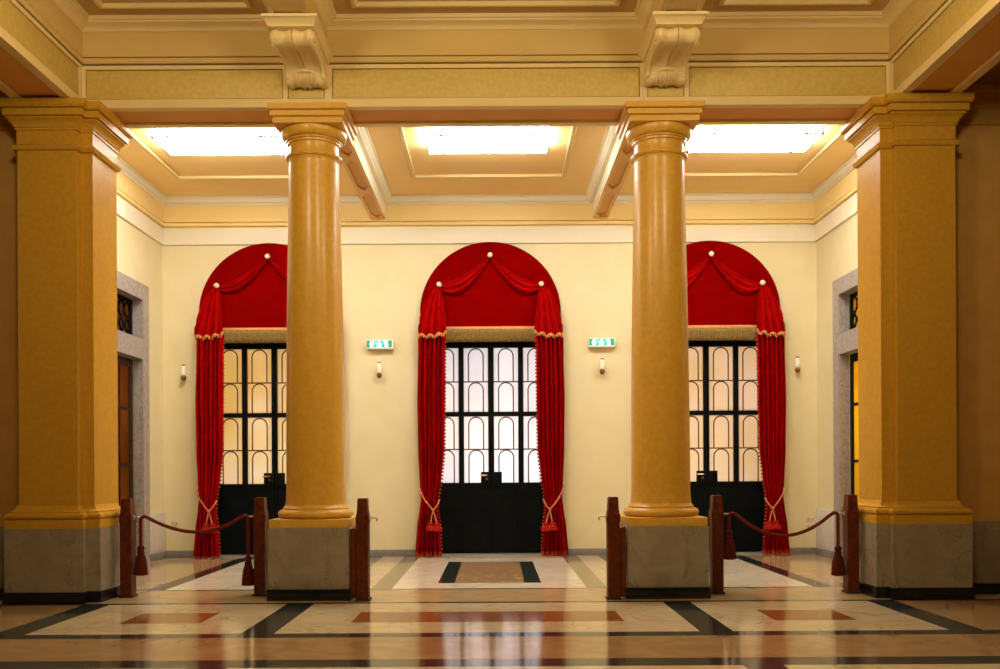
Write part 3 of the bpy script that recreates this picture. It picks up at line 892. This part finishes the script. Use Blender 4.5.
def make_pelmet(dx, label, sag=(0.06, 0.27)):
    r = empty('arched_pelmet', (dx, WY, 0), label, 'pelmet', 'red arched pelmets')
    b = MB()
    pts = [(AR, PB)] + arc((0, AZ), AR, 0, 180, 48) + [(-AR, PB)]
    pts = [(-AR + 0.02, PB)] + [(x, z) for x, z in arc((0, AZ), AR, 180, 0, 48)] + [(AR - 0.02, PB)]
    b.skin([[(x, -0.012, z) for x, z in pts], [(x, -0.082, z) for x, z in pts], [(x * 0.996, -0.090, AZ + (z - AZ) * 0.996 if z > AZ else z) for x, z in pts]], True, None, False, True, True)
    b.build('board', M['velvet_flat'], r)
    g = MB(); g.box(-0.80, 0.80, -0.104, -0.088, PB - 0.005, PB + 0.030, bev=0.003)
    g.build('braid', M['gimp'], r)
    f = MB()                                        # bullion fringe: hanging cords
    n = 150
    rows = []
    top, bot = PB, 2.985
    for zi in range(4):
        z = top + (bot - top) * zi / 3.0
        row = []
        for i in range(n + 1):
            x = -0.80 + 1.60 * i / n
            row.append((x, -0.098 - 0.009 * (1 if i % 2 else -1) - 0.004 * math.sin(i * 1.7) * zi / 3, z + (0.008 * math.sin(i * 2.3) if zi == 3 else 0)))
        rows.append(row)
    f.skin(rows, False, None, False)
    o = f.build('fringe', M['fringe'], r)
    md = o.modifiers.new('solid', 'SOLIDIFY'); md.thickness = 0.012
    for s in (-1, 1):
        w = MB(); swag(w, (0, KT - 0.01), (s * KX, KZ), sag[0], sag[1], -0.095, 5.0, 0.4 if s < 0 else 1.1)
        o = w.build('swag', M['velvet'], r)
        md = o.modifiers.new('solid', 'SOLIDIFY'); md.thickness = 0.008
    for s in (-1, 1):                               # jabots hanging from the side rosettes
        j = MB(); NS, NZ = 60, 14
        rows = []; edge = []
        for k in range(NZ + 1):
            t = k / NZ
            row = []
            for i in range(NS + 1):
                u = i / NS
                xi = KX - 0.02 - 0.085 * t ** 0.8 - 0.0 * t
                xo = KX + 0.02 + 0.315 * t ** 0.55 if t < 0.9 else KX + 0.02 + 0.315 * t ** 0.55 + 0.20 * (t - 0.9)
                x = xi + (xo - xi) * u
                lim = math.sqrt(max(AR ** 2 - max(0, (KZ - (KZ - 3.07) * t) - AZ) ** 2, 0.01)) + (0.018 if t > 0.85 else 0.0)
                x = min(x, max(lim, xi + 0.03 + 0.02 * u))
                zb = 3.060 + 0.050 * abs(1 - 2 * u) ** 1.5 * (1 if u < 0.5 else 0.25) + 0.012 * math.cos(u * PI * 8)
                z = KZ + (zb - KZ) * t
                amp = 0.006 + 0.026 * t
                y = -0.120 - 0.095 * t - amp * math.cos(u * PI * 8)
                row.append((s * x, y, z))
            rows.append(row)
        j.skin(rows, False, None, True)
        o = j.build('jabot', M['velvet'], r)
        md = o.modifiers.new('solid', 'SOLIDIFY'); md.thickness = 0.008
        tm = MB(); tm.tube([(p[0], p[1] - 0.004, p[2] - 0.004) for p in rows[-1]], 0.0135, 6)
        for p in rows[-1][2::4]: tm.ball((p[0], p[1] - 0.004, p[2] - 0.028), 0.014, None, 6, 5)
        tm.build('jabot_trim', M['gimp'], o)
    for x, z in ((0, KT), (-KX, KZ), (KX, KZ)):
        k = MB()
        pr = [(0.0, -0.205), (0.018, -0.203), (0.024, -0.196), (0.030, -0.194), (0.036, -0.184), (0.036, -0.168), (0.020, -0.160), (0.014, -0.150), (0.014, -0.09)]
        loops = [[(x + rr * math.cos(2 * PI * a / 20), yy, z + rr * math.sin(2 * PI * a / 20)) for a in range(20)] for rr, yy in pr[1:]]
        k.skin(loops, True, None, True, True, True)
        k.build('rosette', M['knob'], r)
make_pelmet(DX[0], 'red velvet arched pelmet over the left entrance door', (0.06, 0.22))
make_pelmet(DX[1], 'red velvet arched pelmet over the middle entrance door')
make_pelmet(DX[2], 'red velvet arched pelmet over the right entrance door', (0.06, 0.29))

# ------------------------------------------------------------------ curtains and tie-backs
KEY = [(3.10, 1.000, 0.615), (2.93, 1.000, 0.632), (2.17, 1.018, 0.640), (1.48, 1.005, 0.648), (1.10, 0.985, 0.685), (0.80, 0.968, 0.735), (0.66, 0.985, 0.745), (0.40, 1.022, 0.715), (0.0, 1.055, 0.695)]
def key(z):
    for (z1, o1, i1), (z2, o2, i2) in zip(KEY[:-1], KEY[1:]):
        if z <= z1 and z >= z2:
            t = (z1 - z) / (z1 - z2)
            t = t * t * (3 - 2 * t) * 0.5 + t * 0.5
            return o1 + (o2 - o1) * t, i1 + (i2 - i1) * t
    return KEY[-1][1:]
def make_curtain(dx, s, label, ph):
    r = empty('curtain', (dx + s * 0.86, WY - 0.16, 0), label, 'curtain', 'red door curtains')
    ox = s * 0.86
    NS, NZ = 110, 60
    rows = []
    for k in range(NZ + 1):
        z = 3.10 - (3.10 - 0.014) * k / NZ
        o, i = key(z)
        tie = math.exp(-((z - 0.80) / 0.28) ** 2)
        row = []
        for q in range(NS + 1):
            u = q / NS
            x = i + (o - i) * u
            w = u * PI * 2 * 6 + ph
            amp = 0.040 * (1 - 0.35 * tie)
            y = amp * math.cos(w) + 0.008 * math.sin(w * 0.5 + z * 1.3 + ph) + 0.006 * math.sin(z * 2.1 + u * 5 + ph)
            y -= 0.030 * tie * math.sin(PI * u)
            x += 0.006 * math.sin(w * 0.5 + z * 1.9)
            row.append((s * x - ox, y, z))
        rows.append(row)
    c = MB(); c.skin(rows, False, None, True)
    o = c.build('drape', M['velvet'], r)
    md = o.modifiers.new('solid', 'SOLIDIFY'); md.thickness = 0.008
    h = MB(); h.skin([[(p[0], p[1] - 0.007, z) for p in rows[-1]] for z in (0.075, 0.045, 0.016)], False, None, True)
    n = len(rows[-1])
    for q in range(0, n, 5):
        p = rows[-1][q]; h.ball((p[0], p[1] - 0.012, 0.022), 0.014, None, 6, 5)
    o = h.build('hem_trim', M['pompom'], r)
    t = MB()
    for k in range(0, 62):
        z = 3.02 - 2.96 * k / 61
        _, i = key(z)
        f = min(NZ, max(0, int((3.10 - z) / (3.10 - 0.014) * NZ)))
        t.ball((s * (i - 0.008) - ox, rows[f][0][1] - 0.008, z), 0.0155, None, 6, 5)
    t.build('edge_trim', M['pompom'], r)
    # tie-back cord with two tassels: hooked at the wall, looped in front of the drape
    tb = empty('curtain_tieback', (dx + s * 0.86, WY - 0.16, 0), label.replace('red velvet curtain', 'cord tie-back with scarlet tassels'), 'tieback', 'curtain tie-backs')
    cd = MB()
    kx, kz = s * 0.800 - ox, 0.655
    yk = -0.115
    def bz(P, n=16):
        out = []
        for a in range(n + 1):
            t_ = a / n
            out.append(tuple((1 - t_) ** 2 * P[0][c_] + 2 * t_ * (1 - t_) * P[1][c_] + t_ ** 2 * P[2][c_] for c_ in range(3)))
        return out
    cd.tube(bz([(s * 0.995 - ox, 0.155, 0.99), (s * 1.0 - ox, -0.05, 0.95), (s * 0.955 - ox, -0.082, 0.865)], 8) + bz([(s * 0.955 - ox, -0.082, 0.865), (s * 0.90 - ox, -0.11, 0.76), (kx, yk, kz)], 14)[1:], 0.010, 7)
    cd.tube(bz([(kx, yk, kz), (s * 0.745 - ox, -0.10, 0.70), (s * 0.715 - ox, -0.03, 0.80)], 12), 0.010, 7)
    cd.ball((kx, yk - 0.004, kz), 0.022)
    for tx, zt in ((0.835, 0.47), (0.745, 0.465)):
        cd.tube(bz([(kx, yk, kz), (s * (0.80 * 0.5 + tx * 0.5) - ox, yk - 0.01, 0.57), (s * tx - ox, yk - 0.012, zt)], 8), 0.009, 6)
    cd.build('cord', M['cord'], tb)
    for tx, zt in ((0.835, 0.47), (0.745, 0.465)):
        m = MB()
        c0 = (s * tx - ox, yk - 0.012)
        m.lathe([(0.008, zt + 0.02), (0.028, zt + 0.012), (0.040, zt - 0.006), (0.036, zt - 0.024), (0.055, zt - 0.036), (0.070, zt - 0.060), (0.072, zt - 0.092), (0.062, zt - 0.104), (0.03, zt - 0.098)], c0, 20, None, (), 0.05)
        m.build('tassel', M['tassel'], tb)
ctext = {(0, -1): 'red velvet curtain at the outer side of the left entrance door', (0, 1): 'red velvet curtain of the left entrance door, behind the left column',
         (1, -1): 'red velvet curtain at the left side of the middle entrance door', (1, 1): 'red velvet curtain at the right side of the middle entrance door',
         (2, -1): 'red velvet curtain of the right entrance door, behind the right column', (2, 1): 'red velvet curtain at the outer side of the right entrance door'}
for di, dx in enumerate(DX):
    for s in (-1, 1):
        make_curtain(dx, s, ctext[di, s], 0.5 * di + (0.9 if s > 0 else 0))

# ------------------------------------------------------------------ exit signs
def make_exit():
    r = empty('exit_sign', (0, 0, 0), None, 'sign', 'green exit signs')
    W, H, D = 0.185, 0.066, 0.075
    b = MB(); b.box(-W, W, -D, 0.0, -H, H, bev=0.006); b.build('housing', M['plastic'], r)
    f = MB(); f.box(-W + 0.006, W - 0.006, -D - 0.004, -D, -H + 0.02, H - 0.006); face = f.build('lit_face', M['signwhite'], r)
    g = MB()
    y0, y1 = -D - 0.007, -D - 0.004
    def pl(pts, m): g.skin([[(x, y0, z) for x, z in pts], [(x, y1, z) for x, z in pts]], True, m, False, True, True)
    zt, zb = H - 0.010, -H + 0.026
    pl([(-0.178, zb), (-0.125, zb), (-0.138, zb + 0.018), (-0.145, 0.0), (-0.138, zt - 0.018), (-0.105, zt), (-0.178, zt)], M['signgreen'])
    pl([(-0.085, zb), (-0.045, zb), (-0.035, zb + 0.02), (-0.060, 0.012), (-0.050, zt), (-0.085, zt - 0.01), (-0.080, 0.0), (-0.100, zb + 0.01)], M['signteal'])
    pl([(-0.048, 0.018), (-0.022, 0.022), (-0.022, zt), (-0.048, zt)], M['signteal'])
    pl([(0.005, zt), (0.055, zt), (0.050, zt - 0.022), (0.068, 0.0), (0.072, zb), (0.022, zb), (0.018, zb + 0.02), (0.036, 0.004), (0.010, 0.022)], M['signteal'])
    pl([(0.118, zb), (0.168, zb), (0.172, zt), (0.112, zt)], M['signgreen'])
    g.build('pictogram', None, face)
    return r
ex = make_exit()
ex.location = (-1.53, WY, 2.955)
ex['label'] = 'lit green and white exit sign on the wall left of the middle door'
copy_tree(ex, (1.565, WY, 2.965), 'lit green and white exit sign on the wall right of the middle door')

# ------------------------------------------------------------------ small wall lamps
def make_lamp():
    r = empty('wall_lamp', (0, 0, 0), None, 'lamp', 'small wall lamps')
    b = MB(); b.lathe([(0.004, -0.115), (0.022, -0.108), (0.036, -0.085), (0.036, -0.060), (0.026, -0.042), (0.018, -0.036)], (0, -0.075), 20)
    b.tube([(0, -0.07, -0.07), (0, -0.03, -0.072), (0, 0.0, -0.072)], 0.012, 8); b.build('socket', M['bronze'], r)
    b = MB(); b.lathe([(0.022, -0.038), (0.026, -0.03), (0.026, 0.085), (0.018, 0.096)], (0, -0.075), 20); b.build('glass_tube', M['tubeglass'], r)
    b = MB(); b.lathe([(0.024, 0.094), (0.024, 0.106), (0.008, 0.116)], (0, -0.075), 20); b.build('cap', M['bronze'], r)
    return r
lm = make_lamp()
lm.location = (-1.54, WY, 2.60); lm['label'] = 'small white tube wall lamp under the left exit sign'
copy_tree(lm, (1.565, WY, 2.635), 'small white tube wall lamp under the right exit sign')
copy_tree(lm, (-4.265, WY, 2.58), 'small white tube wall lamp left of the left entrance door, near the corner')
copy_tree(lm, (4.285, WY, 2.645), 'small white tube wall lamp right of the right entrance door, near the corner')

# ------------------------------------------------------------------ sockets
def make_outlet():
    r = empty('wall_outlet', (0, 0, 0), None, 'outlet', 'white wall outlets')
    b = MB(); b.box(-0.055, 0.055, -0.010, 0.0, -0.038, 0.038, bev=0.004); b.build('cover_plate', M['plastic'], r)
    for x in (-0.026, 0.026):
        h = MB(); h.skin([[(x + rr * math.cos(2 * PI * a / 16), yy, rr * math.sin(2 * PI * a / 16)) for a in range(16)] for rr, yy in ((0.016, -0.0098), (0.016, -0.0125), (0.010, -0.0125))], True, None, True, True, True)
        h.build('plug_hole', M['gimp'], r)
    return r
ot = make_outlet()
ot.location = (4.47, WY, 0.49); ot['label'] = 'white double wall outlet in the right corner, upper of the two'
copy_tree(ot, (4.47, WY, 0.39), 'white double wall outlet in the right corner, lower of the two')
copy_tree(ot, (-4.42, WY, 0.48), 'white double wall outlet in the left corner beside the left curtain')

# ------------------------------------------------------------------ barrier posts and ropes
def make_post():
    r = empty('barrier_post', (0, 0, 0), None, 'post', 'wooden barrier posts')
    b = MB()
    def sqr(w, d, z): return [(-w, -d, z), (w, -d, z), (w, d, z), (-w, d, z)]
    pr = [(0.052, 0.064, 0.022), (0.054, 0.066, 0.05), (0.054, 0.066, 0.70), (0.057, 0.069, 0.72), (0.059, 0.071, 0.735), (0.059, 0.071, 0.775), (0.054, 0.066, 0.795), (0.048, 0.060, 0.83), (0.044, 0.055, 0.935), (0.040, 0.050, 0.945)]
    b.skin([sqr(*q) for q in pr], True, None, False, True, True)
    b.build('shaft', M['wood'], r)
    f = MB(); f.box(-0.068, 0.068, -0.082, 0.082, 0.0, 0.022, bev=0.006); f.build('foot', M['darkwood'], r)
    return r
def add_hook(post, s):
    h = MB()
    h.tube([(s * 0.056, 0, 0.765), (s * 0.112, 0, 0.765), (s * 0.129, 0, 0.757), (s * 0.131, 0, 0.742), (s * 0.124, 0, 0.732)], 0.0075, 8)
    h.skin([[(s * xx, rr * math.cos(2 * PI * a / 14), 0.765 + rr * math.sin(2 * PI * a / 14)) for a in range(14)] for xx, rr in ((0.0585, 0.020), (0.064, 0.020), (0.068, 0.012))], True, None, True, True, True)
    h.build('hook', M['steel'], post)
    return post
base_post = make_post()
PA = [(-3.47, 9.14, 'wooden barrier post beside the left pier, holding the left rope'),
      (-2.205, 9.20, 'wooden barrier post on the left side of the left column, holding the left rope'),
      (-1.160, 8.80, 'wooden barrier post with an empty hook on the inner side of the left column'),
      (1.155, 8.80, 'wooden barrier post with an empty hook on the inner side of the right column'),
      (2.195, 9.16, 'wooden barrier post on the right side of the right column, holding the right rope'),
      (3.485, 9.14, 'wooden barrier post beside the right pier, holding the right rope')]
hs = [1, -1, 1, -1, 1, -1]
posts = []
for i, (x, y, lb) in enumerate(PA):
    p = base_post if i == 0 else copy_tree(base_post, (x, y, 0))
    p.location = (x, y, 0); p['label'] = lb
    posts.append(p)
for p, s in zip(posts, hs): add_hook(p, s)
# dark wood filler added between the two inner posts and the column pedestals
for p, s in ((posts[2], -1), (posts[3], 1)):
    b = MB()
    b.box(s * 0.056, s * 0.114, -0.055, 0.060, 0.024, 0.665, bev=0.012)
    b.build('side_filler', M['wood'], p)

def make_rope(a, b, sag, skew, label):
    r = empty('barrier_rope', (a[0], a[1], 0), label, 'rope', 'red barrier ropes')
    ax, ay = a[0], a[1]
    x0, x1 = a[0] + 0.128, b[0] - 0.128
    pts = []
    zt = 0.752
    def drop(x, y, sg, zlen):
        return [(x - sg * 0.004, y, zt - zlen + zlen * i / 6.0) for i in range(7)]
    pts += drop(x0, a[1], 1, a[2])
    pts += [(x0 + 0.010, a[1], zt + 0.014), (x0 + 0.035, a[1], zt + 0.020)]
    n = 30
    for i in range(1, n):
        t = i / n
        bell = 4 * t * (1 - t) * (1 + skew * (t - 0.5))
        x = x0 + 0.05 + (x1 - x0 - 0.10) * t
        pts.append((x, a[1] + (b[1] - a[1]) * t, zt + 0.016 - sag * bell))
    pts += [(x1 - 0.035, b[1], zt + 0.020), (x1 - 0.010, b[1], zt + 0.014)]
    pts += drop(x1, b[1], -1, b[2])[::-1]
    P = [Vector(p) for p in pts]
    # resample and twist three strands
    L = [0.0]
    for p, q in zip(P[:-1], P[1:]): L.append(L[-1] + (q - p).length)
    def at(s):
        for k in range(len(L) - 1):
            if s <= L[k + 1]:
                return P[k].lerp(P[k + 1], (s - L[k]) / max(L[k + 1] - L[k], 1e-9))
        return P[-1]
    N = 260
    core = [at(L[-1] * i / N) for i in range(N + 1)]
    m = MB()
    for st in range(3):
        path = []
        for i, p in enumerate(core):
            t = (core[min(i + 1, N)] - core[max(i - 1, 0)]).normalized()
            u = Vector((0, 1, 0)); v = t.cross(u).normalized()
            ang = 2 * PI * (i / N * L[-1] / 0.085 + st / 3.0)
            path.append(p + (u * math.cos(ang) + v * math.sin(ang)) * 0.0085 - Vector((ax, ay, 0)))
        m.tube(path, 0.0098, 6)
    m.build('twisted_cord', M['rope'], r)
    for end, e in ((pts[0], a), (pts[-1], b)):
        t = MB(); z = end[2]
        c0 = (end[0] - ax, end[1] - ay)
        t.lathe([(0.012, z + 0.03), (0.028, z + 0.022), (0.034, z + 0.0), (0.026, z - 0.026), (0.036, z - 0.036), (0.030, z - 0.050), (0.040, z - 0.075), (0.052, z - 0.12), (0.060, z - 0.20), (0.063, z - 0.252), (0.05, z - 0.256), (0.02, z - 0.25)], c0, 26, None, (), 0.045)
        t.build('tassel', M['ropetassel'], r)
    return r
make_rope((PA[0][0], PA[0][1], 0.29), (PA[1][0], PA[1][1], 0.40), 0.150, 0.2, 'dark red twisted rope with tassels, hung between the left pier and left column')
make_rope((PA[4][0], PA[4][1], 0.17), (PA[5][0], PA[5][1], 0.33), 0.215, 0.0, 'dark red twisted rope with tassels, hung between the right column and right pier')
